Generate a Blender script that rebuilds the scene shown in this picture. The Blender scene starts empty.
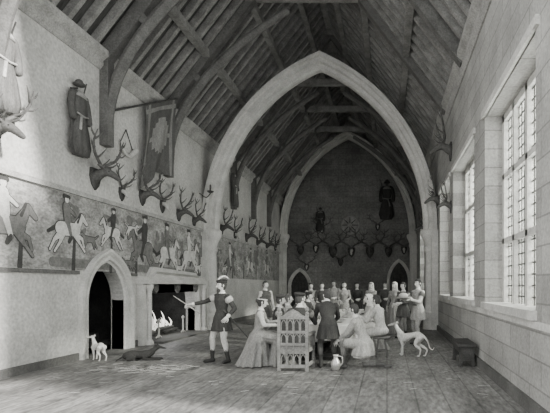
import bpy, bmesh, math, random
from mathutils import Vector, Matrix, Euler
from mathutils.bvhtree import BVHTree
random.seed(4)
ZOOM=None
V=Vector
F=450.0; VPX=387.0; VPY=285.0; EYE=1.63
XL=-6.7; XR=1.85; YB=29.2; YF=4.5; ZC=7.0; XM=(XL+XR)/2; ZR=12.6
# ---------------------------------------------------------------- materials
TINT=(1.0,0.985,0.95)
def nn(nt,t,**kw):
    n=nt.nodes.new(t)
    for k,v in kw.items(): setattr(n,k,v)
    return n
def mk(name,v,rough=.85,ns=3,amp=.25,fs=40,famp=.18,stretch=(1,1,1),kind=None,bscale=1,axes='yz',mortar=.5,bump=.0,bw=.9,bh=.35,metal=0):
    m=bpy.data.materials.new(name); m.use_nodes=True; nt=m.node_tree
    b=nt.nodes['Principled BSDF']; b.inputs['Roughness'].default_value=rough; b.inputs['Metallic'].default_value=metal
    b.inputs['Specular IOR Level'].default_value=.25
    tc=nn(nt,'ShaderNodeTexCoord'); mp=nn(nt,'ShaderNodeMapping'); mp.inputs['Scale'].default_value=stretch
    nt.links.new(tc.outputs['Object'],mp.inputs['Vector'])
    def noise(sc,a,det=6):
        n=nn(nt,'ShaderNodeTexNoise'); n.inputs['Scale'].default_value=sc; n.inputs['Detail'].default_value=det; n.inputs['Roughness'].default_value=.65
        nt.links.new(mp.outputs['Vector'],n.inputs['Vector'])
        r=nn(nt,'ShaderNodeMapRange'); r.inputs['From Min'].default_value=.3; r.inputs['From Max'].default_value=.7
        r.inputs['To Min'].default_value=1-a; r.inputs['To Max'].default_value=1+a
        nt.links.new(n.outputs['Fac'],r.inputs['Value']); return r.outputs['Result']
    a=noise(ns,amp); c=noise(fs,famp,2)
    mu=nn(nt,'ShaderNodeMath',operation='MULTIPLY'); nt.links.new(a,mu.inputs[0]); nt.links.new(c,mu.inputs[1]); out=mu.outputs[0]
    if kind=='brick':
        sx=nn(nt,'ShaderNodeSeparateXYZ'); cx=nn(nt,'ShaderNodeCombineXYZ'); nt.links.new(tc.outputs['Object'],sx.inputs[0])
        idx={'x':0,'y':1,'z':2}
        nt.links.new(sx.outputs[idx[axes[0]]],cx.inputs[0]); nt.links.new(sx.outputs[idx[axes[1]]],cx.inputs[1])
        br=nn(nt,'ShaderNodeTexBrick'); br.inputs['Scale'].default_value=bscale
        br.inputs['Color1'].default_value=(1,1,1,1); br.inputs['Color2'].default_value=(.82,.82,.82,1); br.inputs['Mortar'].default_value=(mortar,)*3+(1,)
        br.inputs['Mortar Size'].default_value=.012; br.inputs['Brick Width'].default_value=bw; br.inputs['Row Height'].default_value=bh
        nt.links.new(cx.outputs[0],br.inputs['Vector'])
        m2=nn(nt,'ShaderNodeMath',operation='MULTIPLY'); nt.links.new(out,m2.inputs[0]); nt.links.new(br.outputs['Color'],m2.inputs[1]); out=m2.outputs[0]
    vm=nn(nt,'ShaderNodeVectorMath',operation='SCALE'); vm.inputs[0].default_value=tuple(v*t for t in TINT); nt.links.new(out,vm.inputs['Scale'])
    nt.links.new(vm.outputs[0],b.inputs['Base Color'])
    if bump:
        bp=nn(nt,'ShaderNodeBump'); bp.inputs['Strength'].default_value=bump; bp.inputs['Distance'].default_value=.05
        nt.links.new(out,bp.inputs['Height']); nt.links.new(bp.outputs[0],b.inputs['Normal'])
    return m
_g={}
def G(v,amp=.22):
    k=round(v,3)
    if k not in _g: _g[k]=mk('cloth_%03d'%int(k*1000),k,ns=9,amp=amp,fs=60,famp=.28,stretch=(1,1,.35))
    return _g[k]
M_plaster=mk('wall_plaster',.50,ns=.7,amp=.28,fs=16,famp=.2,bump=.15)
M_stoneR=mk('ashlar_right',.40,ns=1,amp=.22,fs=20,famp=.18,kind='brick',axes='yz',mortar=.6,bump=.2)
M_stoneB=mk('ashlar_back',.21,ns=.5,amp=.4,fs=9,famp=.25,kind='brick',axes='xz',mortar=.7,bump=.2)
M_stoneArch=mk('arch_stone',.55,ns=2,amp=.2,fs=25,famp=.15,bump=.15)
M_stoneDk=mk('dark_stone',.12,ns=2,amp=.25,fs=25,famp=.2,bump=.2)
M_floor=mk('floor_slabs',.20,ns=1.0,amp=.45,fs=8,famp=.35,stretch=(2,.6,1),kind='brick',axes='yx',bw=2.2,bh=.42,mortar=.55,bump=.15,rough=.6)
M_roof=mk('roof_boards',.06,ns=2,amp=.3,fs=18,famp=.3,stretch=(.3,3,.3))
M_timber=mk('oak_timber',.13,ns=3,amp=.3,fs=30,famp=.25,stretch=(1,1,1))
M_rafter=mk('oak_rafter',.24,ns=3,amp=.35,fs=30,famp=.25)
M_timberL=mk('oak_light',.36,ns=3,amp=.3,fs=30,famp=.25)
M_mural=mk('mural_ground',.30,ns=2.2,amp=.5,fs=14,famp=.35,stretch=(1,1,1.6))
M_mdark=mk('mural_dark',.06,ns=6,amp=.3); M_mlight=mk('mural_light',.58,ns=6,amp=.25); M_mmid=mk('mural_mid',.17,ns=6,amp=.35)
M_black=mk('soot',.02,ns=4,amp=.3); M_dark=mk('dark_wood',.06,ns=5,amp=.4,fs=40); M_iron=mk('iron',.07,rough=.5)
M_sootshade=mk('soot_and_shade_stone',.035,ns=3,amp=.5,fs=20,famp=.3)  # real soot in the hearth; in the passage, shade painted as colour
M_bone=mk('bone',.5,ns=8,amp=.2); M_antler=mk('antler',.10,ns=12,amp=.4)
M_linen=mk('linen',.72,ns=3,amp=.08,famp=.06); M_pewter=mk('pewter',.5,rough=.35,metal=.6); M_bread=mk('bread',.4)
M_skin=mk('skin',.6,ns=8,amp=.08,famp=.05); M_eye=mk('eye_white',.75,amp=.02,famp=.02); M_lip=mk('lips',.25,amp=.1)
def glassmat():
    m=bpy.data.materials.new('leaded_glass'); m.use_nodes=True; nt=m.node_tree; nt.nodes.clear()
    o=nn(nt,'ShaderNodeOutputMaterial'); t=nn(nt,'ShaderNodeBsdfTransparent'); t.inputs[0].default_value=(.62,.63,.61,1)
    g=nn(nt,'ShaderNodeBsdfGlossy'); g.inputs['Roughness'].default_value=.1
    mx=nn(nt,'ShaderNodeMixShader'); mx.inputs[0].default_value=.08
    nt.links.new(t.outputs[0],mx.inputs[1]); nt.links.new(g.outputs[0],mx.inputs[2]); nt.links.new(mx.outputs[0],o.inputs[0]); return m
M_glass=glassmat()
def emis(name,c,s):
    m=bpy.data.materials.new(name); m.use_nodes=True; b=m.node_tree.nodes['Principled BSDF']
    b.inputs['Base Color'].default_value=(*c,1); b.inputs['Emission Color'].default_value=(*c,1); b.inputs['Emission Strength'].default_value=s; return m
M_flame=emis('flame',(.8,.78,.72),1.0)
# ---------------------------------------------------------------- mesh builder
class B:
    def __init__(s): s.v=[]; s.f=[]; s.m=[]; s.mats=[]
    def mi(s,mat):
        if mat not in s.mats: s.mats.append(mat)
        return s.mats.index(mat)
    def add(s,vs,fs,mat):
        o=len(s.v); s.v+= [V(p) for p in vs]; i=s.mi(mat)
        for f in fs: s.f.append([o+k for k in f]); s.m.append(i)
    def box(s,a,b,mat,M=None):
        a,b=V(a),V(b); vs=[V((x,y,z)) for x in (a.x,b.x) for y in (a.y,b.y) for z in (a.z,b.z)]
        if M: vs=[M@p for p in vs]
        s.add(vs,[(0,1,3,2),(4,6,7,5),(0,4,5,1),(2,3,7,6),(0,2,6,4),(1,5,7,3)],mat)
    def beam(s,p,q,w,h,mat,up=(0,0,1)):
        p,q=V(p),V(q); d=(q-p).normalized(); sd=d.cross(V(up))
        if sd.length<1e-3: sd=d.cross(V((0,1,0)))
        sd.normalize(); u=sd.cross(d)
        vs=[c+sd*a*w/2+u*b*h/2 for c in (p,q) for a,b in ((-1,-1),(1,-1),(1,1),(-1,1))]
        s.add(vs,[(0,1,2,3),(7,6,5,4),(0,4,5,1),(1,5,6,2),(2,6,7,3),(3,7,4,0)],mat)
    def rings(s,rs,mat,cap=True,closed=True):
        n=len(rs[0]); vs=[p for r in rs for p in r]; fs=[]
        for i in range(len(rs)-1):
            for j in range(n if closed else n-1):
                k=(j+1)%n; fs.append((i*n+j,i*n+k,(i+1)*n+k,(i+1)*n+j))
        if cap: fs.append(tuple(range(n))[::-1]); fs.append(tuple((len(rs)-1)*n+j for j in range(n)))
        s.add(vs,fs,mat)
    def loft(s,R,mat,n=20,k=8,ph=0):
        out=[]
        for r in R:
            c,u,v=V(r[0]),V(r[1]),V(r[2]); fo=r[3] if len(r)>3 else 0
            out.append([c+(u*math.cos(a)+v*math.sin(a))*(1+fo*math.cos(k*a+ph)) for a in [2*math.pi*j/n for j in range(n)]])
        s.rings(out,mat)
    def tube(s,pts,rad,mat,n=10,sub=1,flat=None):
        P=[V(p) for p in pts]; R=list(rad) if hasattr(rad,'__len__') else [rad]*len(P)
        if sub>1 and len(P)>2:
            NP=[];NR=[]
            for i in range(len(P)-1):
                p0=P[max(i-1,0)];p1=P[i];p2=P[i+1];p3=P[min(i+2,len(P)-1)]
                for t in [j/sub for j in range(sub)]:
                    NP.append(.5*((2*p1)+(p2-p0)*t+(2*p0-5*p1+4*p2-p3)*t*t+(3*p1-p0-3*p2+p3)*t**3)); NR.append(R[i]*(1-t)+R[i+1]*t)
            NP.append(P[-1]);NR.append(R[-1]);P,R=NP,NR
        d0=(P[1]-P[0]).normalized(); d1=(P[-1]-P[-2]).normalized()
        P=[P[0]-d0*R[0]*.85,P[0]-d0*R[0]*.5]+P+[P[-1]+d1*R[-1]*.5,P[-1]+d1*R[-1]*.85]; R=[R[0]*.4,R[0]*.85]+R+[R[-1]*.85,R[-1]*.4]
        rs=[];sd=None
        for i,p in enumerate(P):
            a=P[max(i-1,0)];b=P[min(i+1,len(P)-1)]; d=(b-a).normalized()
            if sd is None: sd=d.orthogonal().normalized()
            sd=(sd-d*sd.dot(d)).normalized(); u=d.cross(sd)
            rs.append([p+(sd*math.cos(t)+u*math.sin(t))*R[i] for t in [2*math.pi*j/n for j in range(n)]])
        s.rings(rs,mat)
    def ell(s,c,r,mat,M=None,n=14,m=9):
        c=V(c); M=M or Matrix.Identity(3); vs=[];fs=[]
        for i in range(1,m):
            th=math.pi*i/m
            for j in range(n):
                a=2*math.pi*j/n; vs.append(c+M@V((r[0]*math.sin(th)*math.cos(a),r[1]*math.sin(th)*math.sin(a),r[2]*math.cos(th))))
        t=len(vs); vs+= [c+M@V((0,0,r[2])),c+M@V((0,0,-r[2]))]
        for i in range(m-2):
            for j in range(n): fs.append((i*n+j,(i+1)*n+j,(i+1)*n+(j+1)%n,i*n+(j+1)%n))
        for j in range(n): fs.append((t,j,(j+1)%n)); fs.append((t+1,(m-2)*n+(j+1)%n,(m-2)*n+j))
        s.add(vs,fs,mat)
    def lathe(s,c,prof,mat,n=16):
        c=V(c); s.rings([[c+V((r*math.cos(a),r*math.sin(a),z)) for a in [2*math.pi*j/n for j in range(n)]] for r,z in prof],mat)
    def prism(s,poly,off,mat):
        off=V(off); n=len(poly); vs=[V(p) for p in poly]+[V(p)+off for p in poly]
        s.add(vs,[tuple(range(n)),tuple(range(2*n-1,n-1,-1))]+[(i,i+n,(i+1)%n+n,(i+1)%n) for i in range(n)],mat)
    def mesh(s,name,smooth=False,recalc=True):
        me=bpy.data.meshes.new(name); me.from_pydata([tuple(p) for p in s.v],[],s.f)
        for m in s.mats: me.materials.append(m)
        me.polygons.foreach_set('material_index',s.m)
        if recalc:
            bm=bmesh.new(); bm.from_mesh(me); bmesh.ops.recalc_face_normals(bm,faces=bm.faces); bm.to_mesh(me); bm.free()
        if smooth: me.polygons.foreach_set('use_smooth',[True]*len(me.polygons))
        return me
    def obj(s,name,smooth=False,M=None,bevel=0):
        me=s.mesh(name,smooth); o=bpy.data.objects.new(name,me); bpy.context.collection.objects.link(o)
        if M: o.matrix_world=M
        if bevel:
            md=o.modifiers.new('b','BEVEL'); md.width=bevel; md.segments=2; md.limit_method='ANGLE'
        return o
def voxel(b,vs,smooth=3):
    """fuse the overlapping solids of builder b into one continuous skin, keep materials by nearest source surface"""
    me=b.mesh('tmp'); o=bpy.data.objects.new('tmp',me); bpy.context.collection.objects.link(o)
    r=o.modifiers.new('r','REMESH'); r.mode='VOXEL'; r.voxel_size=vs
    sm=o.modifiers.new('s','SMOOTH'); sm.factor=.5; sm.iterations=smooth
    dg=bpy.context.evaluated_depsgraph_get(); e=o.evaluated_get(dg); m2=bpy.data.meshes.new_from_object(e)
    tree=BVHTree.FromPolygons(b.v,b.f)
    out=B(); out.v=[v.co.copy() for v in m2.vertices]; out.mats=list(b.mats)
    for p in m2.polygons:
        out.f.append(list(p.vertices)); q=tree.find_nearest(p.center); out.m.append(b.m[q[2]] if q[2] is not None else 0)
    bpy.data.objects.remove(o); bpy.data.meshes.remove(m2); bpy.data.meshes.remove(me)
    return out
# ---------------------------------------------------------------- room shell
def arch2d(a0,a1,zs,za,n=10):
    h=(a1-a0)/2; H=za-zs; mid=(a0+a1)/2
    R=(h*h+H*H)/(2*h); L=[]
    th=math.asin(min(1,H/R))
    if R<h: R=h
    for i in range(n+1):
        t=th*i/n; L.append((a0+R-R*math.cos(t),zs+R*math.sin(t)))
    return L+[(a0+a1-x,z) for x,z in L[:-1][::-1]]
def wallL(u,v,w): return V((XL+w,u,v))
def spandrel(b,mp,a0,a1,zs,za,zt,w0,w1,mat,n=10):
    L=arch2d(a0,a1,zs,za,n)
    for (x0,z0),(x1,z1) in zip(L[:-1],L[1:]):
        q=[mp(x0,z0,w0),mp(x1,z1,w0),mp(x1,zt,w0),mp(x0,zt,w0)]; q2=[mp(x0,z0,w1),mp(x1,z1,w1),mp(x1,zt,w1),mp(x0,zt,w1)]
        b.add(q+q2,[(0,1,2,3),(7,6,5,4),(0,4,5,1),(1,5,6,2),(2,6,7,3),(3,7,4,0)],mat)
def lbox(b,u0,u1,v0,v1,w0,w1,mat): b.box((XL+w0,u0,v0),(XL+w1,u1,v1),mat)
D0,D1=10.05,11.45; F0,F1=12.5,15.7
b=B(); T=-.32
lbox(b,YF,D0,0,ZC,T,0,M_plaster); lbox(b,D1,F0,0,ZC,T,0,M_plaster); lbox(b,F1,YB,0,ZC,T,0,M_plaster)
lbox(b,D0,D1,2.2,ZC,T,0,M_plaster); lbox(b,F0,F1,1.4,ZC,T,0,M_plaster)
spandrel(b,wallL,D0,D1,1.25,2.15,2.2,T,0,M_plaster); spandrel(b,wallL,F0,F1,.85,1.32,1.4,T,0,M_plaster)
b.obj('wall_left')
# passage behind the doorway, its shade put into the near-black wall colour
b=B(); x=XL+T; PM=M_sootshade
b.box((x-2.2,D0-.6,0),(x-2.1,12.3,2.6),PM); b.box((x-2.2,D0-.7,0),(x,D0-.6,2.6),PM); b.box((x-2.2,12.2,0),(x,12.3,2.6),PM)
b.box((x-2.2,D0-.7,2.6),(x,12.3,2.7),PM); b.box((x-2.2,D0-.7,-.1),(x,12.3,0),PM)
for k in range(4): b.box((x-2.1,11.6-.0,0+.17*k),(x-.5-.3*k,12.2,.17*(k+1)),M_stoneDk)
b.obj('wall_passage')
def arch_moulding(b,mp,a0,a1,zs,za,prof,mat,n=12,zb=0.0,rect=True):
    L=([(a0,zb),(a0,zb+(zs-zb)*.5)] if rect else [(a0,zb)])+arch2d(a0,a1,zs,za,n)+([(a1,zb+(zs-zb)*.5),(a1,zb)] if rect else [(a1,zb)])
    rs=[]
    for i,(x,z) in enumerate(L):
        p=L[max(i-1,0)];q=L[min(i+1,len(L)-1)]; dx,dz=q[0]-p[0],q[1]-p[1]; l=math.hypot(dx,dz); nx,nz=-dz/l,dx/l
        f=1.0
        if abs(x-(a0+a1)/2)<1e-6: nx,nz=0,1; f=1.15
        rs.append([mp(x+nx*r*f,z+nz*r*f,w) for r,w in prof])
    b.rings(rs,mat)
b=B(); arch_moulding(b,wallL,D0,D1,1.25,2.15,[(-.0,-.3),(-.0,.0),(.06,.03),(.08,.09),(.15,.09),(.17,.05),(.24,.12),(.30,.12),(.30,-.02)],M_stoneArch)
b.obj('door_1')
b=B(); arch_moulding(b,wallL,F0,F1,.85,1.32,[(0,-.25),(0,.0),(.08,.05),(.1,.13),(.2,.13),(.22,.08),(.3,.2),(.3,-.02)],M_stoneArch)
lbox(b,F0-.5,F1+.5,1.66,1.78,-.02,.3,M_stoneArch); lbox(b,F0-.42,F1+.42,1.78,1.86,-.02,.22,M_stoneArch)
lbox(b,F0-.46,F0-.3,0,1.66,-.02,.17,M_stoneArch); lbox(b,F1+.3,F1+.46,0,1.66,-.02,.17,M_stoneArch)
spandrel(b,wallL,F0-.3,F1+.3,.86,1.6,1.66,-.02,.1,M_stoneArch)
for y in (F0-.22,F1+.22): b.tube([(XL+.22,y,.1),(XL+.22,y,1.5)],.06,M_stoneArch,n=12); b.lathe((XL+.22,y,0),[(.11,0),(.11,.08),(.07,.14)],M_stoneArch); b.lathe((XL+.22,y,1.45),[(.06,0),(.1,.1),(.1,.2)],M_stoneArch)
for y in (12.75,14.1,15.45): b.prism([(XL+.1,y-.13,1.62),(XL+.1,y+.13,1.62),(XL+.1,y+.12,1.48),(XL+.1,y,1.38),(XL+.1,y-.12,1.48)],(.07,0,0),M_stoneDk)
x=XL+T
b.box((x-1.25,F0-.1,0),(x-1.15,F1+.1,1.6),M_sootshade); b.box((x-1.2,F0-.1,0),(x,F0,1.6),M_sootshade); b.box((x-1.2,F1,0),(x,F1+.1,1.6),M_sootshade); b.box((x-1.25,F0-.1,1.5),(x,F1+.1,1.6),M_sootshade)
b.box((x-1.2,F0,-.02),(XL+.5,F1,.05),M_stoneDk)
fire=b.obj('fireplace',bevel=.01)
b=B(); FY=13.5
for i in range(12):
    y=FY+random.random()*1.4; xx=XL-.35-random.random()*.5
    b.tube([(xx,y-.4,.15+.05*(i%4)),(xx+random.uniform(-.2,.2),y+.35,.17+.06*(i%4))],[.07,.055],M_timber if i%2 else M_dark,n=8)
for y in (FY-.1,FY+1.5):
    b.tube([(XL-.1,y,.08),(XL-.1,y,.5)],[.03,.025],M_timberL); b.ell((XL-.1,y,.56),(.05,.05,.06),M_timberL); b.tube([(XL-.1,y,.12),(XL-1.2,y,.12)],.02,M_iron)
    b.tube([(XL-.1,y-.15,.07),(XL-.1,y,.14),(XL-.1,y+.15,.07)],.02,M_timberL)
for i in range(24):
    y=FY+.1+random.random()*1.2; xx=XL-.35-random.random()*.5; h=.15+random.random()*.42
    b.tube([(xx,y,.26),(xx+.03,y+.05,.26+h*.5),(xx-.02,y-.04,.26+h)],[.04,.026,.004],M_flame,n=8,sub=3)
b.obj('log_fire',smooth=True)
# right wall with windows
WIN=[(5.6,8.5),(9.55,12.6),(13.25,15.7),(18.0,20.8),(22.3,25.2)]; WZ0,WZ1=1.25,4.8
b=B(); b.box((XR,YF,0),(XR+.7,YB,WZ0),M_stoneR); b.box((XR,YF,WZ1),(XR+.7,YB,ZC),M_stoneR)
yy=YF
for a,c in WIN: b.box((XR,yy,WZ0),(XR+.7,a,WZ1),M_stoneR); yy=c
b.box((XR,yy,WZ0),(XR+.7,YB,WZ1),M_stoneR); b.obj('wall_right')
for i,(a,c) in enumerate(WIN):
    b=B(); x0=XR+.33
    for y in (a,c-.12): b.box((x0,y,WZ0),(x0+.16,y+.12,WZ1),M_stoneArch)
    b.box((x0-.4,a-.05,WZ0-.06),(x0+.2,c+.05,WZ0+.06),M_stoneArch); b.box((x0,a,WZ1-.12),(x0+.16,c,WZ1),M_stoneArch)
    nl=4
    for k in range(1,nl):
        y=a+(c-a)*k/nl; b.box((x0,y-.055,WZ0),(x0+.16,y+.055,WZ1),M_stoneArch)
    for z in (2.45,3.65): b.box((x0,a,z-.05),(x0+.16,c,z+.05),M_stoneArch)
    y=a
    while y<c: b.box((x0+.07,y,WZ0),(x0+.085,y+.022,WZ1),M_iron); y+=.16
    z=WZ0
    while z<WZ1: b.box((x0+.07,a,z),(x0+.085,c,z+.022),M_iron); z+=.18
    b.box((x0+.076,a,WZ0),(x0+.08,c,WZ1),M_glass)
    b.box((XR-.05,a-.14,WZ1+.0),(XR+.02,c+.14,WZ1+.12),M_stoneArch)
    b.obj('window_%d'%(i+1))
# back wall (gabled)
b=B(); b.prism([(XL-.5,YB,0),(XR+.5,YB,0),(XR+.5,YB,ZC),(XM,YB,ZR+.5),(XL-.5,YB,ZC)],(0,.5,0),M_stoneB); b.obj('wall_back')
def wallB(u,v,w): return V((u,YB-w,v))
for i,(a0,a1,zs,za) in enumerate([(.2,1.35,1.9,3.1),(-6.2,-5.1,1.5,2.5)]):
    b=B(); arch_moulding(b,wallB,a0,a1,zs,za,[(0,-.01),(0,.05),(.08,.12),(.2,.16),(.22,-.01)],M_stoneArch)
    L=[(a0,0)]+arch2d(a0,a1,zs,za)+[(a1,0)]; b.prism([wallB(x,z,.0) for x,z in L],(0,-.04,0),M_dark)
    for k in range(1,5):
        x=a0+(a1-a0)*k/5; b.box((x-.01,YB-.055,.02),(x+.01,YB-.04,zs+.3),M_black)
    b.obj('door_%d'%(i+2))
b=B(); b.box((XL-.9,-4,-.1),(XR+.7,YB+.5,0),M_floor); b.obj('floor')
# roof
b=B(); sl=(ZR-ZC)/(XM-XL)
for sx,ex in ((XL-.4,XM),(XR+.4,XM)):
    z0=ZC-.4*sl
    b.prism([(sx,YF+1,z0+.22),(ex,YF+1,ZR+.22),(ex,YF+1,ZR+.32),(sx,YF+1,z0+.32)],(0,YB-YF-1,0),M_roof)
b.obj('ceiling')
b=B(); y=YF+1.2
while y<YB:
    for sx in (XL-.1,XR+.1): b.beam((sx,y,ZC+.0),(XM,y,ZR+.05),.12,.2,M_rafter)
    y+=.45
b.obj('roof_rafters')
b=B()
for t in (.3,.6,.85):
    for sx in (XL,XR):
        x=sx+(XM-sx)*t; z=ZC+(ZR-ZC)*t-.12; b.beam((x,YF+1,z),(x,YB,z),.2,.22,M_rafter)
b.beam((XM,YF+1,ZR-.1),(XM,YB,ZR-.1),.25,.35,M_rafter)
b.obj('roof_purlins')
b=B()
for y in (7.6,10.6,13.6,19.4,22.3,25.2):
    for s,sx in ((1,XL),(-1,XR)):
        b.beam((sx,y,ZC-.1),(XM,y,ZR-.1),.24,.32,M_timber)
        if s==-1 and y<15: continue
        P=[(sx+s*.05,y,ZC-1.9),(sx+s*.35,y,ZC-.5),(sx+s*1.1,y,ZC+.75),(sx+s*2.3,y,ZC+1.95),(XM-s*.6,y,ZC+2.9)]
        b.tube(P,[.11,.12,.13,.12,.10],M_timber,n=8,sub=4)
        b.beam((sx+s*1.15,y,ZC+.7),(sx+s*.75,y,ZC+1.1),.2,.2,M_timber)
        b.box((sx-.02,y-.12,ZC-2.1),(sx+s*.2,y+.12,ZC-.1),M_timber)
    b.beam((XM-1.75,y,ZC+3.35),(XM+1.75,y,ZC+3.35),.2,.26,M_rafter)
b.obj('roof_trusses')
# cornices & string courses
for i,(s,xx) in enumerate(((1,XL),(-1,XR))):
    b=B(); b.rings([[V((xx+s*w,yv,z)) for w,z in ((-.1,ZC-.35),(.03,ZC-.35),(.1,ZC-.25),(.1,ZC-.15),(.22,ZC-.05),(.22,ZC+.08),(-.1,ZC+.08))] for yv in (YF,YB)],M_timberL)
    b.obj('trim_%d'%(i+1))
b=B()
for a,c in ((YF,16.3),(17.0,YB)):
    lbox(b,a,c,3.56,3.66,-.02,.07,M_timberL)
lbox(b,D1+.3,F0-.5,1.86,1.94,-.02,.05,M_timber); lbox(b,YF,D0-.3,1.86,1.94,-.02,.05,M_timber)
b.obj('trim_3')
b=B(); lbox(b,YF,D0-.31,0,.16,-.02,.04,M_stoneDk); lbox(b,D1+.31,F0-.47,0,.16,-.02,.04,M_stoneDk); lbox(b,F1+.47,YB,0,.16,-.02,.04,M_stoneDk); b.obj('baseboard_left')
b=B(); b.box((XR-.05,YF,0),(XR+.02,YB,.18),M_stoneDk); b.box((XR-.03,YF,WZ0-.16),(XR+.02,YB,WZ0-.07),M_stoneArch); b.obj('baseboard_right')
# transverse arches
def rib(name,y,zs,za,mat,a0=-6.5,a1=1.6,t=1.0):
    b=B()
    def mp(u,v,w): return V((u,y+w,v))
    arch_moulding(b,mp,a0,a1,zs,za,[(-.26*t,-.10),(-.20*t,-.2),(-.1*t,-.2),(-.06*t,-.32),(.06*t,-.32),(.1*t,-.42),(.22*t,-.42),(.22*t,.42),(.1*t,.42),(.06*t,.32),(-.06*t,.32),(-.1*t,.2),(-.2*t,.2),(-.26*t,.1)],mat,n=24,zb=zs-.1,rect=False)
    for s,x in ((1,a0),(-1,a1)):
        c=V((x-s*.02,y,0))
        prof=[(.27,.35),(.30,.45),(.30,.62),(.24,.72),(.2,.85),(.19,zs-.95),(.24,zs-.85),(.24,zs-.75),(.21,zs-.68),(.27,zs-.5),(.36,zs-.32),(.38,zs-.22),(.38,zs-.12),(.32,zs-.06)]
        b.lathe(c,[(.3,0)]+prof,mat,n=20)
        wx=XL if s==1 else XR
        b.box((min(wx,x-s*.02),y-.4,0),(max(wx,x-s*.02),y+.4,zs-.1),mat)
    return b.obj(name)
rib('stone_arch',16.67,3.74,9.85,M_stoneArch)
rib('stone_arch',28.4,4.9,11.05,M_stoneArch,t=.8)
# ---------------------------------------------------------------- mural
b=B()
lbox(b,YF,16.2,1.95,3.55,-.005,.006,M_mural); lbox(b,17.1,27.8,1.9,3.55,-.005,.006,M_mural)
def cap2(p0,p1,r0,r1,mat,w):
    d=V((p1[0]-p0[0],p1[1]-p0[1])); a=math.atan2(d.y,d.x); pts=[]
    for k in range(7): t=a+math.pi/2+math.pi*k/6; pts.append((p0[0]+r0*math.cos(t),p0[1]+r0*math.sin(t)))
    for k in range(7): t=a-math.pi/2+math.pi*k/6; pts.append((p1[0]+r1*math.cos(t),p1[1]+r1*math.sin(t)))
    b.add([wallL(x,z,w) for x,z in pts],[tuple(range(len(pts)))],mat)
def figure2(parts,u,v,sc,f):
    for grow,base in ((.02,.010),(0,.016)):
        for i,(p0,p1,r0,r1,mat) in enumerate(parts):
            cap2((u+p0[0]*sc*f,v+p0[1]*sc),(u+p1[0]*sc*f,v+p1[1]*sc),r0*sc+grow,r1*sc+grow,M_mdark if grow else mat,base+i*.0003)
def horse2(u,v,sc,f,col,rc):
    P=[((-.28,.5),(-.5,.32),.1,.05,col),((-.5,.32),(-.66,.06),.045,.03,col),((-.22,.5),(-.3,.28),.1,.05,col),((-.3,.28),(-.5,.02),.04,.03,col),
       ((.28,.5),(.52,.42),.08,.045,col),((.52,.42),(.6,.2),.04,.03,col),((.25,.5),(.42,.3),.08,.045,col),((.42,.3),(.62,.08),.035,.03,col),
       ((-.38,.68),(-.72,.5),.05,.02,M_mdark),((-.3,.62),(.28,.64),.18,.17,col),((.3,.7),(.5,1.0),.14,.08,col),((.5,1.02),(.7,.84),.08,.045,col),((.34,.85),(.46,1.08),.04,.02,M_mdark),
       ((-.03,.8),(.1,.42),.075,.05,rc),((.1,.42),(.02,.3),.045,.03,M_mdark),((-.04,.85),(-.08,1.2),.12,.13,rc),((-.06,1.2),(.24,1.02),.05,.035,rc),((-.07,1.38),(-.07,1.41),.075,.07,M_mlight),((-.16,1.47),(.02,1.46),.04,.03,M_mdark)]
    figure2(P,u,v,sc,f)
def dog2(u,v,sc,f,col):
    P=[((-.25,.3),(-.45,.05),.06,.025,col),((.2,.28),(.42,.1),.05,.025,col),((.15,.28),(.25,.02),.05,.025,col),((-.2,.3),(-.3,.02),.06,.025,col),((-.22,.34),(.2,.33),.09,.12,col),((.25,.38),(.38,.5),.06,.055,col),((.4,.5),(.54,.46),.05,.03,col),((-.3,.38),(-.55,.52),.025,.01,col)]
    figure2(P,u,v,sc,f)
def tree2(u,v,h,m=M_mmid):
    cap2((u,v),(u+.05,v+h*.6),.06,.035,M_mdark,.0085)
    for k in range(11): cap2((u+random.uniform(-.35,.35),v+h*random.uniform(.5,.93)),(u+random.uniform(-.35,.35),v+h*random.uniform(.5,.93)),.11,.08,random.choice([m,M_mural,M_mmid]),.009+k*.00015)
for u in (8.2,9.6,10.9,12.0,13.3,14.6,16.0,17.8,19.5,21,23): tree2(u,1.97,random.uniform(1.1,1.5))
cap2((9,2.1),(16.1,2.06),.1,.1,M_mmid,.0078)
horse2(12.35,2.0,1.02,-1,M_mmid,M_mdark); horse2(13.75,1.98,1.0,1,M_mlight,M_mmid); horse2(15.25,1.98,1.0,1,M_mlight,M_mlight)
horse2(9.45,2.3,.8,1,M_mlight,M_mmid); horse2(7.9,2.1,.95,1,M_mmid,M_mlight)
horse2(10.95,2.5,.66,-1,M_mlight,M_mdark)
for u,v,f in ((11.7,2.0,1),(13.0,1.98,1),(10.1,2.45,-1),(14.5,1.98,1),(15.9,2.05,1),(11.8,2.9,1),(18.5,2.1,1),(20.3,2.2,-1)): dog2(u,v,.6,f,random.choice([M_mlight,M_mmid]))
horse2(19.2,2.0,.95,1,M_mmid,M_mlight); horse2(22,2.0,.95,-1,M_mlight,M_mmid); horse2(25,2.0,.95,-1,M_mlight,M_mmid)
b.obj('hunting_mural')
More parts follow.
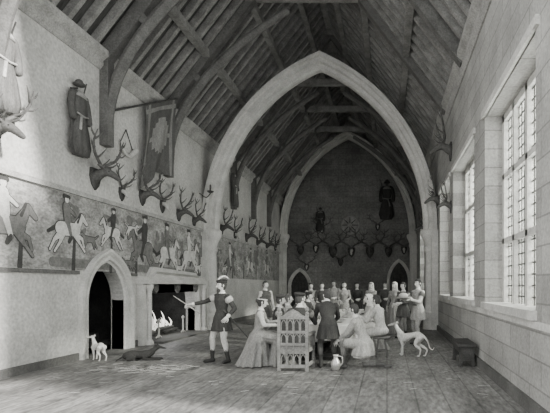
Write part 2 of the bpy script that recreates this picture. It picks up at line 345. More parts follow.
# ---------------------------------------------------------------- trophies
def frame(side,u,z):
    if side=='L': return Matrix(((0,1,0,XL),(1,0,0,u),(0,0,1,z),(0,0,0,1)))
    if side=='R': return Matrix(((0,-1,0,XR),(1,0,0,u),(0,0,1,z),(0,0,0,1)))
    return Matrix(((-1,0,0,u),(0,-1,0,YB),(0,0,1,z),(0,0,0,1)))
def trophy(side,u,z,sc=1.0,sp=1.0,face=True):
    b=B()
    b.prism([(-.14,.0,.17),(.14,0,.17),(.16,0,0),(.1,0,-.16),(0,0,-.26),(-.1,0,-.16),(-.16,0,0)],(0,.04,0),M_dark)
    if face:
        b.tube([(0,.02,0),(0,.16,.08),(0,.27,.1)],[.11,.085,.075],M_antler,n=12,sub=3)
        b.tube([(0,.25,.1),(0,.36,.05),(0,.5,-.06)],[.085,.065,.04],M_antler,n=12,sub=3)
        for s in (-1,1): b.tube([(s*.06,.24,.15),(s*.15,.21,.2),(s*.21,.2,.19)],[.02,.035,.008],M_antler,n=8,sub=2); b.ell((s*.06,.33,.1),(.014,.014,.014),M_black)
    else:
        b.tube([(0,.04,.05),(0,.12,.02),(0,.2,-.14)],[.07,.065,.03],M_bone,n=12,sub=3)
    o=.2 if face else .08
    for s in (-1,1):
        j=lambda: random.uniform(-.03,.03)
        P=[(s*.04,o,.14),(s*.12,o-.02,.26),(s*.30*sp+j(),o+.02,.40),(s*.42*sp+j(),o+.07,.60),(s*.40*sp+j(),o+.13,.82)]
        b.tube(P,[.034,.031,.028,.022,.008],M_antler,n=8,sub=4)
        for t,(p,q) in enumerate([((.07,o,.2),(.14,o+.2,.32)),((.2*sp,o,.34),(.24*sp,o+.2,.5)),((.36*sp,o+.04,.5),(.56*sp,o+.1,.6)),((.41*sp,o+.08,.64),(.25*sp,o+.16,.84)),((.42*sp,o+.08,.7),(.56*sp,o+.1,.86))]):
            p=V((s*p[0],p[1],p[2])); q=V((s*q[0],q[1],q[2])); b.tube([p,(p+q)/2+V((s*.02,0,-.03)),q],[.022,.016,.005],M_antler,n=7,sub=2)
    return b.obj('mounted_stag_head' if face else 'mounted_antlers',smooth=True,M=frame(side,u,z)@Matrix.Scale(sc,4))
for u,z,sc,f in ((7.6,4.2,1.1,True),(10.3,4.1,1.15,True),(11.35,3.95,.8,False),(12.3,4.05,1.0,True),(13.4,4.0,.9,False),(14.45,3.9,.95,True),(15.6,3.85,.85,True),
                 (18.2,3.9,1.0,True),(19.8,3.8,1.0,False),(21.4,3.9,1.1,True),(23.2,3.8,1.0,True),(25,3.8,1.1,True),(26.9,3.8,1.1,False)):
    trophy('L',u,z,sc,1.0,f)
for u,z,sc,f in ((-5.6,3.9,1.4,True),(-4.6,4.0,1.3,False),(-3.5,3.8,1.7,True),(-2.3,3.8,1.5,False),(-1.1,3.8,1.7,True),(.1,3.8,1.5,True),(1.1,3.9,1.2,False),(-5.2,2.8,1.0,False),(-3.0,3.1,1.1,True),(-4.2,5.2,1.0,False),(-.6,5.4,1.0,False)):
    trophy('B',u,z,sc,1.3,f)
for u,z,sc in ((12.95,5.5,1.2),(12.95,3.9,.8),(15.95,4.6,1.0),(17.4,4.3,1.0),(21.5,4.3,1.0)): trophy('R',u,z,sc,1.0,True)
# hung coats
def coat(side,u,z,h=1.5,col=.08):
    b=B(); c=G(col); c2=G(min(.6,col*3+.05))
    k=h/1.5
    b.tube([(0,0,.08),(0,.1,.08)],[.025,.02],M_iron); b.beam((-.22,.1,.0),(.22,.1,0),.03,.03,M_dark)
    b.loft([((0,.12,.02),(.07,0,0),(0,.05,0)),((0,.13,-.06),(.24,0,0),(0,.08,0)),((0,.14,-.3),(.2,0,0),(0,.1,0),.04),((0,.14,-.55),(.16,0,0),(0,.09,0),.06),((0,.15,-.85),(.24,0,0),(0,.1,0),.12),((.02,.15,-1.2),(.28,0,0),(0,.11,0),.16),((.03,.15,-1.4),(.2,0,0),(0,.1,0),.2)],c,n=36,k=9)
    for s in (-1,1): b.tube([(s*.2,.13,-.1),(s*.27,.15,-.35),(s*.25,.18,-.62)],[.075,.065,.075],c,n=12,sub=3)
    b.loft([((0,.13,.0),(.1,0,0),(0,.08,0)),((0,.15,-.08),(.17,0,0),(0,.1,0)),((0,.15,-.13),(.2,0,0),(0,.11,0))],c2,n=20)
    b.tube([(-.17,.22,-.52),(0,.25,-.56),(.17,.22,-.52)],.02,c2); b.tube([(-.05,.22,-.56),(-.12,.25,-.85)],.03,c2)
    b.ell((0,.14,.16),(.13,.12,.05),c); b.ell((0,.14,.2),(.08,.08,.08),c)
    b.tube([(.3,.1,.3),(-.28,.12,-1.3)],.014,M_iron)
    b.obj('hanging_hunting_coat',smooth=True,M=frame(side,u,z)@Matrix.Scale(k,4))
coat('L',9.6,5.75,1.45); coat('L',19.4,6.4,1.5,.1); coat('B',0.0,8.0,2.3,.05); coat('B',-4.3,6.4,1.4,.05); coat('L',7.7,6.0,1.5,.15)
# banner
b=B(); p0,p1=V((XL+.03,11.0,5.9)),V((XL+.5,14.0,7.5))
b.tube([p0,p1],[.03,.022],M_dark); b.tube([p1,p1+(p1-p0).normalized()*.28],[.04,.003],M_iron)
n=14; m=18; g=[]
for i in range(m+1):
    for j in range(n+1):
        s=j/n; y=12.15+s*1.3; q=p0+(p1-p0)*((y-11.0)/3.0); L=2.35; tail=.35*abs(s-.5)*2
        z=q.z-.03-(L+tail-.35)*i/m; x=q.x+.07*math.sin(s*11+i*.25)*(i/m)-.1*i/m
        g.append(V((x,y-.12*i/m,z)))
for i in range(m):
    for j in range(n):
        s=j/n; a=i*(n+1)+j
        mat=G(.09) if ((j-n/2)**2/16+(i-8)**2/20>1) else G(.22)
        if i in(1,) or j in(1,n-2): mat=G(.2)
        b.add([g[a],g[a+1],g[a+n+2],g[a+n+1]],[(0,1,2,3)],mat)
b.obj('heraldic_banner',smooth=True)
b=B(); b.tube([(XL+.06,11.2,5.2),(XL+.08,11.35,4.98),(XL+.08,11.6,4.95),(XL+.08,11.85,5.15)],[.02,.035,.05,.075],M_bone,sub=4); b.tube([(XL+.03,11.25,5.2),(XL+.03,11.5,5.6),(XL+.03,11.8,5.15)],.012,M_dark); b.obj('hunting_horn',smooth=True)
b=B(); b.tube([(XL+.02,16.05,4.9),(XL+.25,16.05,4.75),(XL+.4,16.05,4.9)],.02,M_iron,sub=3); b.lathe((XL+.4,16.05,4.9),[(.02,0),(.1,.04),(.12,.08),(.03,.1),(.03,.3),(.0,.32)],M_iron); b.obj('wall_sconce',smooth=True)
b=B()
b.rings([[V((-2.4+r*math.cos(a),YB-w,5.5+r*math.sin(a))) for a in [2*math.pi*j/28 for j in range(28)]] for r,w in ((.6,0),(.62,.06),(.56,.1),(.5,.06),(.4,.07),(.2,.14),(.12,.2),(.03,.22))],mk('shield_bronze',.3),cap=True)
for k in range(8):
    a=k*math.pi/4; b.tube([(-2.4+.16*math.cos(a),YB-.16,5.5+.16*math.sin(a)),(-2.4+.5*math.cos(a),YB-.09,5.5+.5*math.sin(a))],[.03,.02],M_dark)
b.obj('round_shield',smooth=True)
# ---------------------------------------------------------------- people
def ik(a,t,l1,l2,pole):
    d=t-a; L=d.length; dn=d/L; L=max(abs(l1-l2)+.02,min(L,l1+l2-.006)); c=(l1*l1+L*L-l2*l2)/(2*l1*L); c=max(-1,min(1,c))
    p=pole-dn*pole.dot(dn); p.normalize(); return a+dn*l1*c+p*l1*math.sqrt(1-c*c), a+dn*L
def head(b,c,R,skin,hair,style,beard=False):
    def sph(rx,ry,rz,mat,fn,off=V((0,0,0)),n=28,m=20):
        vs=[];fs=[]
        for i in range(1,m):
            th=math.pi*i/m
            for j in range(n):
                a=2*math.pi*j/n; p=V((math.sin(th)*math.cos(a),math.sin(th)*math.sin(a),math.cos(th))); p=fn(p); vs.append(c+R@(V((p.x*rx,p.y*ry,p.z*rz))+off))
        t=len(vs); vs+=[c+R@(V((0,0,rz))+off),c+R@(V((0,0,-rz*.98))+off)]
        for i in range(m-2):
            for j in range(n): fs.append((i*n+j,(i+1)*n+j,(i+1)*n+(j+1)%n,i*n+(j+1)%n))
        for j in range(n): fs.append((t,j,(j+1)%n)); fs.append((t+1,(m-2)*n+(j+1)%n,(m-2)*n+j))
        b.add(vs,fs,mat)
    def face(p):
        q=p.copy()
        if p.z<0: q.x*=1-.30*(-p.z)**1.3; q.y*=1-.12*(-p.z)
        if p.z<-.1 and p.y<0: q.y*=.82
        if p.z<-.55 and p.y>.1: q.y*=1.22
        for s in (-1,1):
            d=(V((p.x-s*.36,p.y-.88,p.z-.08))).length
            if d<.25: q.y-=.12*(1-d/.25)
        d=abs(p.z-.25)
        if p.y>.6 and d<.15: q.y+=.03
        return q
    sph(.074,.094,.115,skin,face)
    X=lambda x,y,z: c+R@V((x,y,z))
    b.tube([X(0,.085,.022),X(0,.098,-.005),X(0,.110,-.028)],[.008,.010,.014],skin,n=8); b.ell(X(.011,.098,-.032),(.008,.008,.007),skin,n=8,m=6); b.ell(X(-.011,.098,-.032),(.008,.008,.007),skin,n=8,m=6)
    for s in (-1,1):
        b.ell(X(s*.029,.078,.012),(.013,.010,.009),M_eye,M=R,n=8,m=6); b.ell(X(s*.029,.087,.012),(.006,.004,.007),M_black,M=R,n=8,m=6)
        b.tube([X(s*.014,.089,.032),X(s*.03,.09,.037),X(s*.048,.078,.031)],[.004,.005,.003],hair,n=6)
        b.ell(X(s*.077,-.004,.0),(.010,.018,.028),skin,M=R,n=10,m=8)
    b.tube([X(-.024,.082,-.060),X(0,.090,-.058),X(.024,.082,-.060)],[.004,.006,.004],M_lip,n=6); b.tube([X(-.016,.083,-.068),X(0,.089,-.069),X(.016,.083,-.068)],[.003,.006,.003],M_lip,n=6)
    def hf(p):
        q=p.copy()
        if p.y>.15 and p.z<.45 and abs(p.x)<.85: q=q*.82
        elif p.y>-.1 and p.z<-.35: q=q*.8
        return q*(1+.025*math.sin(9*math.atan2(p.y,p.x)))
    if style!='bald': sph(.083,.103,.121,hair,hf,V((0,-.009,.008)))
    if style in('long','veil'):
        for s in (-1,0,1): b.tube([X(s*.05,-.06,.02),X(s*.07,-.08,-.1),X(s*.06,-.07,-.22)],[.05,.055,.03],hair,n=10,sub=2)
    if style=='bun': b.ell(X(0,-.11,.02),(.045,.04,.045),hair)
    if beard:
        b.ell(X(0,.062,-.098),(.045,.034,.045),hair,M=R); b.tube([X(0,.07,-.11),X(0,.085,-.16)],[.03,.01],hair); b.tube([X(-.03,.084,-.052),X(0,.098,-.045),X(.03,.084,-.052)],[.004,.008,.004],hair,n=6)
def hand(b,w,d,n,skin,curl,side):
    d=d.normalized(); n=(n-d*n.dot(d)).normalized(); s=d.cross(n)
    b.loft([(w-d*.02,s*.026,n*.021),(w+d*.02,s*.034,n*.018),(w+d*.06,s*.042,n*.015),(w+d*.092,s*.04,n*.012)],skin,n=12)
    for k,(o,L) in enumerate(((-.031,.072),(-.0105,.082),(.0105,.077),(.031,.06))):
        p=w+d*.085+s*o; P=[p-d*.02,p]; a=.15
        for seg in (.45,.32,.25):
            a+=curl*.55; dd=d*math.cos(a)+n*math.sin(a)+s*o*2; p=p+dd.normalized()*L*seg; P.append(p.copy())
        b.tube(P,[.009,.0092,.0085,.0078,.0065],skin,n=7)
    t=-1*side; p=w+d*.025+s*t*.028; P=[p,p+(d*.6+s*t*.75+n*.15).normalized()*.036]; P.append(P[-1]+(d*.9+s*t*.3+n*(.2+curl*.4)).normalized()*.03); P.append(P[-1]+(d+n*(.2+curl*.6)).normalized()*.024)
    b.tube(P,[.012,.0115,.0095,.0075],skin,n=7)
def person(name,x,y,yaw,pose='stand',outfit='tunic',top=.1,legs=.3,boots=.05,sleeve=None,hair=.06,hat=None,hatc=.08,h=1.75,lh=None,rh=None,lean=0,side=0,hy=0,hp=0,style='short',beard=False,feet=None,seat=.46,curl=.4,voxel_size=.013,trim=None,twist=0,pelvis=None,collar=.6,female=False,apron=None,pole=None):
    b=B(); T_=G(top); Lg=G(legs); Bt=G(boots); Sl=G(sleeve if sleeve is not None else top); Hr=G(hair); sk=M_skin
    Tr=G(trim) if trim is not None else Sl
    if pose=='stand': pel=V((0,0,.94)); ft=[V((-.12,.0,.085)),V((.12,.02,.085))]
    elif pose=='sit': pel=V((0,0,seat+.11)); ft=[V((-.13,.43,.085)),V((.13,.40,.085))]
    else: pel=V((0,-.02,.52)); ft=[V((-.12,.36,.085)),V((.12,-.40,.07))]
    if pelvis: pel=V(pelvis)
    if feet: ft=[V(f) for f in feet]
    la=math.radians(lean); sa=math.radians(side)
    Rt=Matrix.Rotation(-la,3,'X')@Matrix.Rotation(sa,3,'Y')@Matrix.Rotation(math.radians(twist),3,'Z')
    up=Rt@V((0,0,1)); rt=Rt@V((1,0,0)); fw=Rt@V((0,1,0)); w=.9 if female else 1.0
    pt=lambda a,f_=0,r=0: pel+up*a+fw*f_+rt*r
    b.loft([(pel-V((0,0,.08)),V((.13,0,0)),V((0,.10,0))),(pel,rt*.165,fw*.12),(pt(.10),rt*.145*w,fw*.105),(pt(.17),rt*.13*w,fw*.1),(pt(.28,.005),rt*.16*w,fw*.118),(pt(.38,.008),rt*.178*w,fw*.125),(pt(.45),rt*.175*w,fw*.11),(pt(.50,-.01),rt*.115*w,fw*.085),(pt(.535,-.01),rt*.06,fw*.06)],T_,n=24)
    if female:
        for s in (-1,1): b.ell(pt(.35,.09,s*.07),(.06,.055,.06),T_)
    nk=pt(.52,-.01); hd=V((0,0,1))*.6+up*.4; hd.normalize(); hc=nk+hd*.165+fw*.02
    b.tube([nk-hd*.02,nk+hd*.09],[.058 if not female else .05,.05 if not female else .043],sk,n=12)
    b.loft([(pt(.495,-.01),rt*.09,fw*.075),(pt(.53,-.01),rt*.078,fw*.07),(pt(.545,-.01),rt*.07,fw*.065)],G(collar),n=16)
    H=[]
    sit=pose=='sit'
    for s,t,sd in ((-1,lh,'l'),(1,rh,'r')):
        S=pt(.445,-.005,s*.175*w)
        if t is None: t=V((s*.26,.08,pel.z-.12)) if not sit else V((s*.16,.42,.83))
        t=V(t); pl=V((s*.5,-.5,-.7)) if pole is None else V((s*pole[0],pole[1],pole[2]))
        E,W=ik(S,t,.29*w,.255,pl)
        b.ell(S,(.072*w,.068,.07),Sl)
        if trim is not None: b.ell(S+(E-S)*.22,(.085,.085,.09),Tr)
        b.tube([S,(S+E)/2,E],[.062*w,.056*w,.046*w],Sl,n=12,sub=2); m=E+(W-E)*.82
        b.tube([E,E+(W-E)*.3,m],[.046*w,.046*w,.038*w],Sl,n=12); b.tube([m,m+(W-E)*.08],[.043*w,.043*w],G(collar),n=12)
        b.tube([m,W],[.03,.026],sk,n=10); H.append((W,(W-E).normalized(),s))
    for s,f in ((-1,ft[0]),(1,ft[1])):
        hip=pel+V((s*.09,0,-.03)); pl=V((s*.15,1,.5 if pose!='stand' else 0))
        if pose=='kneel' and s==1: pl=V((.1,1,-.6))
        K,A=ik(hip,f,.43,.42,pl)
        b.tube([hip,hip+(K-hip)*.5,K],[.098,.085,.06],Lg,n=14,sub=2)
        bk=-(V((0,1,0))) if pose!='kneel' or s==-1 else V((0,0,1))
        c1=K+(A-K)*.3+bk*.014
        b.tube([K,c1,K+(A-K)*.6],[.06,.061,.046],Lg,n=12,sub=2); b.tube([K+(A-K)*.55,A],[.05,.038],Bt,n=12)
        toe=V((s*.04,.17,-.05)) if not(pose=='kneel' and s==1) else V((0,-.12,-.03))
        b.tube([A+V((0,-.03,-.045)),A+toe*.5+V((0,0,-.025)),A+toe],[.04,.04,.03],Bt,n=12)
        if outfit=='tunic' and pose!='stand':
            b.tube([hip+V((0,0,.01)),hip+(K-hip)*.75+V((0,0,.005))],[.115,.098],T_,n=14)
    X=V((1,0,0)); Y=V((0,1,0)); Z=V((0,0,1))
    if outfit=='tunic':
        b.tube([pt(.12,.1,-.06),pt(.12,.11,0),pt(.12,.1,.06)],.018,G(.04))
        if pose=='stand': b.loft([(pt(.14),rt*.135,fw*.11),(pel+up*.02,X*.185,Y*.15,.02),(pel-Z*.14,X*.215,Y*.18,.05),(pel-Z*.27,X*.235,Y*.2,.07)],T_,n=44,k=11)
        elif pose=='kneel': b.loft([(pt(.14),rt*.135,fw*.11),(pel+Z*.0,X*.2,Y*.17,.02),(pel-Z*.14+Y*.02,X*.23,Y*.21,.05),(pel-Z*.26+Y*.03,X*.24,Y*.24,.06)],T_,n=44,k=11)
        else: b.ell(pel+Z*-.02,(.19,.16,.11),T_)
    elif outfit=='gown' and pose=='stand':
        b.loft([(pt(.15),rt*.12,fw*.10),(pel,X*.19,Y*.155,.02),(V((pel.x,pel.y,.6)),X*.25,Y*.22,.05),(V((0,-.01,.3)),X*.31,Y*.28,.08),(V((0,-.02,.015)),X*.38,Y*.36,.1)],T_,n=60,k=13)
    elif outfit=='gown':
        z=seat
        b.loft([(pt(.14),rt*.12,fw*.10),(pel+V((0,.03,0)),X*.2,V((0,.15,.09)),.01),((0,.2,z+.06),X*.22,V((0,.05,.14)),.03),((0,.38,z+.03),X*.25,V((0,.12,.12)),.04),((0,.44,z-.1),X*.26,V((0,.17,.02)),.06),((0,.48,.2),X*.31,Y*.24,.1),((0,.52,.012),X*.4,Y*.33,.12)],T_,n=60,k=12)
        b.loft([(pt(.10),rt*.13,fw*.11),(pel,X*.21,Y*.18,.02),((0,-.03,z*.6),X*.27,Y*.26,.07),((0,-.08,.012),X*.36,Y*.36,.12)],T_,n=60,k=13,ph=1)
    if apron is not None: b.loft([(pt(.36,.05),rt*.10,fw*.085),(pt(.15,.03),rt*.12,fw*.095),(pel+fw*.05,X*.15,Y*.125),(pel+V((0,.07,-.3)),X*.18,Y*.17,.05)],G(apron),n=30)
    body=voxel(b,voxel_size,3)
    for W,d,s in H:
        hand(body,W,d,(V((-s*.75,.1,-.6))),sk,curl,s)
    Rh=Matrix.Rotation(math.radians(hy),3,'Z')@Matrix.Rotation(math.radians(hp),3,'X')
    Rh=Matrix.Rotation(math.radians(twist),3,'Z')@Rh
    head(body,hc,Rh,sk,Hr,style,beard)
    Q=lambda a,c_,d_: hc+Rh@V((a,c_,d_)); hm=G(hatc)
    if hat in('cap','plume'):
        R2=Rh@Matrix.Rotation(.15,3,'Y')
        body.ell(Q(0,-.01,.105),(.118,.118,.03),hm,M=R2,n=20); body.loft([(Q(0,-.01,.06),Rh@V((.088,0,0)),Rh@V((0,.107,0))),(Q(0,-.01,.10),Rh@V((.092,0,0)),Rh@V((0,.11,0)))],hm,n=20)
    if hat=='plume': body.tube([Q(.08,.04,.11),Q(.10,-.04,.18),Q(.08,-.13,.20),Q(.05,-.2,.14)],[.012,.022,.024,.006],G(.6),n=8,sub=4)
    if hat=='hood':
        body.loft([(Q(0,-.02,.125),Rh@V((.03,0,0)),Rh@V((0,.04,0))),(Q(0,-.02,.10),Rh@V((.075,0,0)),Rh@V((0,.09,0))),(Q(0,-.03,.04),Rh@V((.095,0,0)),Rh@V((0,.095,0))),(Q(0,-.045,-.05),Rh@V((.098,0,0)),Rh@V((0,.085,0))),(Q(0,-.05,-.16),Rh@V((.11,0,0)),Rh@V((0,.08,0))),(Q(0,-.06,-.24),Rh@V((.14,0,0)),Rh@V((0,.08,0)))],hm,n=24)
    if hat=='band': body.loft([(Q(0,-.008,.055),Rh@V((.086,0,0)),Rh@V((0,.105,0))),(Q(0,-.012,.075),Rh@V((.084,0,0)),Rh@V((0,.104,0)))],hm,n=24)
    Mx=Matrix.Translation((x,y,0))@Matrix.Rotation(math.radians(yaw),4,'Z')@Matrix.Scale(h/1.75,4)
    o=body.obj(name,smooth=True,M=Mx)
    return Mx,H
# yaw 0 looks away from the camera, +90 looks to picture-left, -90 to picture-right, 180 at the camera
Mx,H=person('standing_courtier',-3.5,9.53,150,top=.045,legs=.5,boots=.04,sleeve=.045,trim=.45,hair=.05,hat='plume',hatc=.04,h=1.74,
   rh=(.62,.28,1.22),lh=(-.32,.12,.98),feet=[(-.2,.0,.085),(.17,.1,.085)],hy=-12,beard=True,curl=.5,collar=.7,voxel_size=.011)
b=B(); W=Mx@(H[1][0]+H[1][1]*.09); b.tube([W+V((.25,.02,-.18)),W,W+V((-.28,-.05,.2))],[.012,.012,.008],M_timberL); b.obj('wooden_staff',smooth=True)
b=B(); W=Mx@V((-.2,-.02,.98)); W2=Mx@V((-.42,-.4,.45)); b.tube([W,W2],[.018,.01],M_iron); u=(W-W2).normalized(); b.tube([W+u*.02,W+u*.16],[.013,.016],M_dark); b.beam(W+V((-.07,0,0)),W+V((.07,0,.0)),.02,.02,M_pewter); b.obj('rapier',smooth=True)
person('seated_lady',-2.62,9.15,-78,'sit','gown',top=.22,hair=.05,style='bun',hat='band',hatc=.6,lean=8,seat=.54,female=True,sleeve=.5,h=1.68,hp=-8,voxel_size=.011,lh=(-.12,.42,.92),rh=(.2,.38,.86))
person('seated_nobleman',-2.55,10.25,-85,'sit',top=.05,legs=.2,hat='cap',lean=12,seat=.5,beard=True,trim=.3)
person('seated_guest',-2.5,11.15,-95,'sit',top=.35,legs=.2,lean=5,seat=.5,hair=.12,hy=20)
person('seated_guest',-2.5,12.0,-80,'sit',top=.08,legs=.2,hat='cap',hatc=.3,lean=15,seat=.5,beard=True)
person('seated_lady',-2.5,12.9,-110,'sit','gown',top=.45,female=True,hat='hood',hatc=.6,lean=5,seat=.5)
person('seated_guest',-2.5,13.8,-100,'sit',top=.05,legs=.2,lean=10,seat=.5,hat='cap',hatc=.05)
person('seated_guest',-2.5,14.7,-110,'sit',top=.4,legs=.2,lean=0,seat=.5)
person('seated_host',-1.74,8.92,-4,'sit',top=.05,legs=.1,hat='cap',hatc=.04,lean=6,seat=.52,trim=.12,h=1.8,hy=-35,voxel_size=.011,lh=(-.25,.42,.88),rh=(.2,.42,.88))
person('leaning_cupbearer',-1.18,8.95,12,'stand',top=.04,legs=.12,boots=.04,lean=34,h=1.72,hy=25,hp=-10,pelvis=(0,-.12,.86),feet=[(-.14,-.05,.085),(.14,.12,.085)],lh=(-.2,.5,.92),rh=(.2,.5,.9),voxel_size=.011,hair=.05)
person('kneeling_servant',-.46,8.82,75,'kneel',top=.30,legs=.16,boots=.08,lean=22,h=1.72,hp=-12,lh=(-.1,.55,.5),rh=(.18,.52,.46),hair=.05,voxel_size=.011,apron=.6)
person('seated_squire',-.12,10.2,62,'sit',top=.5,legs=.15,sleeve=.42,lean=14,seat=.5,hair=.05,voxel_size=.011,lh=(-.2,.45,.9),rh=(.2,.4,.8))
person('seated_lady',-.38,11.3,95,'sit','gown',top=.3,female=True,hat='hood',hatc=.65,lean=8,seat=.5)
person('seated_guest',-.38,12.3,85,'sit',top=.1,legs=.2,lean=8,seat=.5,beard=True)
person('seated_guest',-.38,13.3,110,'sit',top=.35,legs=.2,lean=5,seat=.5,hat='cap',hatc=.2)
person('seated_guest',-.38,14.3,100,'sit',top=.07,legs=.2,lean=5,seat=.5)
Mx,H=person('serving_man',.84,12.2,125,top=.30,legs=.35,boots=.05,sleeve=.45,trim=.12,hair=.05,h=1.8,lh=(-.12,.36,1.22),rh=(.18,.36,1.22),hy=10,feet=[(-.13,.1,.085),(.16,-.08,.085)],curl=.6)
b=B(); c=Mx@V((.03,.46,1.22)); b.lathe(c,[(.1,0),(.2,.02),(.24,.05),(.235,.06),(.18,.035),(.0,.03)],M_pewter,n=24); b.ell(c+V((0,0,.09)),(.13,.1,.08),M_bread); b.tube([c+V((.1,0,.1)),c+V((.16,0,.14))],[.03,.015],M_bread); b.obj('serving_platter',smooth=True)
person('standing_servant',.5,13.8,140,top=.1,legs=.2,h=1.72,hair=.08,lh=(-.1,.3,1.1),rh=(.15,.3,1.05))
person('standing_attendant',-3.62,13.4,-130,top=.07,legs=.35,h=1.76,hair=.05,sleeve=.4)
person('standing_attendant',.25,15.0,150,top=.26,legs=.2,h=1.74,hair=.05,outfit='gown',female=True,hat='hood',hatc=.55)
for px,yy,yw,tp,ht,st,of in ((322,16.0,185,.07,None,'short','tunic'),(334,17.3,170,.38,None,'short','tunic'),(344,16.2,190,.25,None,'long','gown'),(357,17.2,175,.05,'cap','short','tunic'),(371,16.3,160,.3,'hood','short','gown'),(385,17.6,170,.08,None,'short','tunic'),(311,17.5,190,.28,'cap','short','tunic')):
    person('standing_attendant',(px-VPX)*yy/F,yy,yw,outfit=of,top=tp,legs=.3,h=1.7+random.random()*.12,hat=ht,hatc=.5 if ht=='hood' else .06,style=st,female=of=='gown',lh=(-.12,.3,1.1),rh=(.15,.28,1.05),voxel_size=.016)
# ---------------------------------------------------------------- dogs
def dog(name,x,y,yaw,sc,col,pose='stand',hy=0,patch=None):
    b=B(); c=G(col); p2=G(patch) if patch is not None else c
    if pose=='stand':
        b.tube([(0,-.31,.50),(0,-.2,.545),(0,-.05,.53),(0,.1,.48),(0,.22,.455),(0,.32,.50)],[.07,.085,.07,.10,.12,.08],c,n=14,sub=3)
        b.tube([(0,.28,.54),(0,.38,.66),(0,.43,.76)],[.085,.058,.048],c,n=12,sub=3)
        h0=V((0,.46,.79))
        for s in (-1,1):
            k=.05*s
            b.tube([(s*.07,.27,.45),(s*.075,.22,.33),(s*.07,.25+k,.17),(s*.07,.25+k,.04)],[.06,.04,.022,.019],c,n=10,sub=3); b.ell((s*.07,.28+k,.022),(.026,.045,.022),c)
            b.tube([(s*.07,-.26,.47),(s*.085,-.17,.31),(s*.08,-.35-k,.19),(s*.08,-.32-k,.04)],[.085,.055,.024,.02],c,n=10,sub=3); b.ell((s*.08,-.29-k,.022),(.026,.045,.022),c)
        b.tube([(0,-.36,.52),(0,-.46,.40),(0,-.52,.24),(0,-.60,.2),(0,-.64,.27)],[.03,.02,.015,.011,.005],c,n=8,sub=4)
    else:
        b.tube([(0,-.33,.12),(0,-.2,.15),(0,0,.14),(0,.16,.15),(0,.28,.2)],[.09,.11,.10,.115,.08],c,n=14,sub=3)
        b.tube([(0,.25,.2),(0,.34,.27),(0,.4,.31)],[.08,.06,.05],c,n=12,sub=3); h0=V((0,.43,.33))
        for s in (-1,1):
            b.tube([(s*.09,.2,.14),(s*.11,.12,.05),(s*.09,.3,.03),(s*.09,.46,.025)],[.06,.035,.024,.022],c,n=10,sub=3); b.ell((s*.09,.48,.022),(.026,.045,.022),c)
            b.tube([(s*.1,-.25,.12),(s*.15,-.08,.1),(s*.16,-.28,.04),(s*.15,-.12,.025)],[.08,.055,.024,.02],c,n=10,sub=3); b.ell((s*.15,-.09,.022),(.026,.045,.022),c)
        b.tube([(0,-.4,.1),(.1,-.5,.03),(.24,-.48,.02)],[.025,.016,.006],c,n=8,sub=3)
    R=Matrix.Rotation(math.radians(hy),3,'Z'); q=lambda a,e,f:h0+R@V((a,e,f))
    b.ell(h0,(.05,.065,.052),p2,M=R); b.tube([q(0,.03,0),q(0,.1,-.015),q(0,.18,-.035)],[.042,.03,.02],c,n=10,sub=2)
    b2=voxel(b,.009,2)
    b2.ell(q(0,.2,-.03),(.012,.01,.01),M_black)
    for s in (-1,1):
        b2.ell(q(s*.032,.045,.018),(.008,.008,.008),M_black,n=8,m=6); b2.tube([q(s*.035,-.02,.04),q(s*.065,-.05,.05),q(s*.07,-.08,.01)],[.016,.022,.006],p2,n=8,sub=2)
    return b2.obj(name,smooth=True,M=Matrix.Translation((x,y,0))@Matrix.Rotation(math.radians(yaw),4,'Z')@Matrix.Scale(sc,4))
dog('greyhound',.55,10.35,62,.9,.6,hy=15,patch=.35)
dog('white_hound',-6.25,9.75,55,.62,.7,hy=60)
dog('sleeping_hound',-5.35,9.75,-80,.85,.045,pose='lie',hy=-10)
# ---------------------------------------------------------------- furniture
TX0,TX1,TY0,TY1,TZ=-2.08,-.82,9.35,15.4,.8
b=B(); b.box((TX0,TY0,TZ-.06),(TX1,TY1,TZ),M_timberL)
for y in (TY0+.5,(TY0+TY1)/2,TY1-.5):
    for x in (TX0+.25,TX1-.25): b.lathe((x,y,0),[(.07,0),(.08,.06),(.04,.12),(.06,.3),(.075,.42),(.045,.56),(.07,.66),(.07,.74)],M_dark,n=12)
    b.box((TX0+.2,y-.05,.62),(TX1-.2,y+.05,.74),M_dark); b.box((TX0+.2,y-.04,.08),(TX1-.2,y+.04,.16),M_dark)
b.box((-1.5,TY0+.5,.09),(-1.4,TY1-.5,.15),M_dark)
def edge(n=160):
    L=[]; per=[(TX0,TY0),(TX1,TY0),(TX1,TY1),(TX0,TY1)]
    for k in range(4):
        a,c=per[k],per[(k+1)%4]; m=24 if k%2==0 else 90
        for i in range(m): t=i/m; L.append((a[0]+(c[0]-a[0])*t,a[1]+(c[1]-a[1])*t))
    return L
E=edge(); cx,cy=(TX0+TX1)/2,(TY0+TY1)/2
rs=[]
for k,(dz,g) in enumerate(((.006,-.02),(.008,.004),(-.02,.015),(-.12,.02),(-.26,.03),(-.34,.035))):
    ring=[]
    for i,(x,y) in enumerate(E):
        wv=math.sin(i*1.1)*.02*(k/5)+math.sin(i*.37)*.02*(k/5)
        ox=(g+wv)*(1 if x>cx else -1) if (abs(x-TX0)<.001 or abs(x-TX1)<.001) else 0; oy=(g+wv)*(1 if y>cy else -1) if (abs(y-TY0)<.001 or abs(y-TY1)<.001) else 0
        ring.append(V((x+ox,y+oy,TZ+dz+(math.sin(i*.5)*.012 if k==5 else 0))))
    rs.append(ring)
b.rings(rs,M_linen,cap=False); b.add(rs[0],[tuple(range(len(rs[0])))],M_linen)
b.obj('banquet_table',smooth=False)
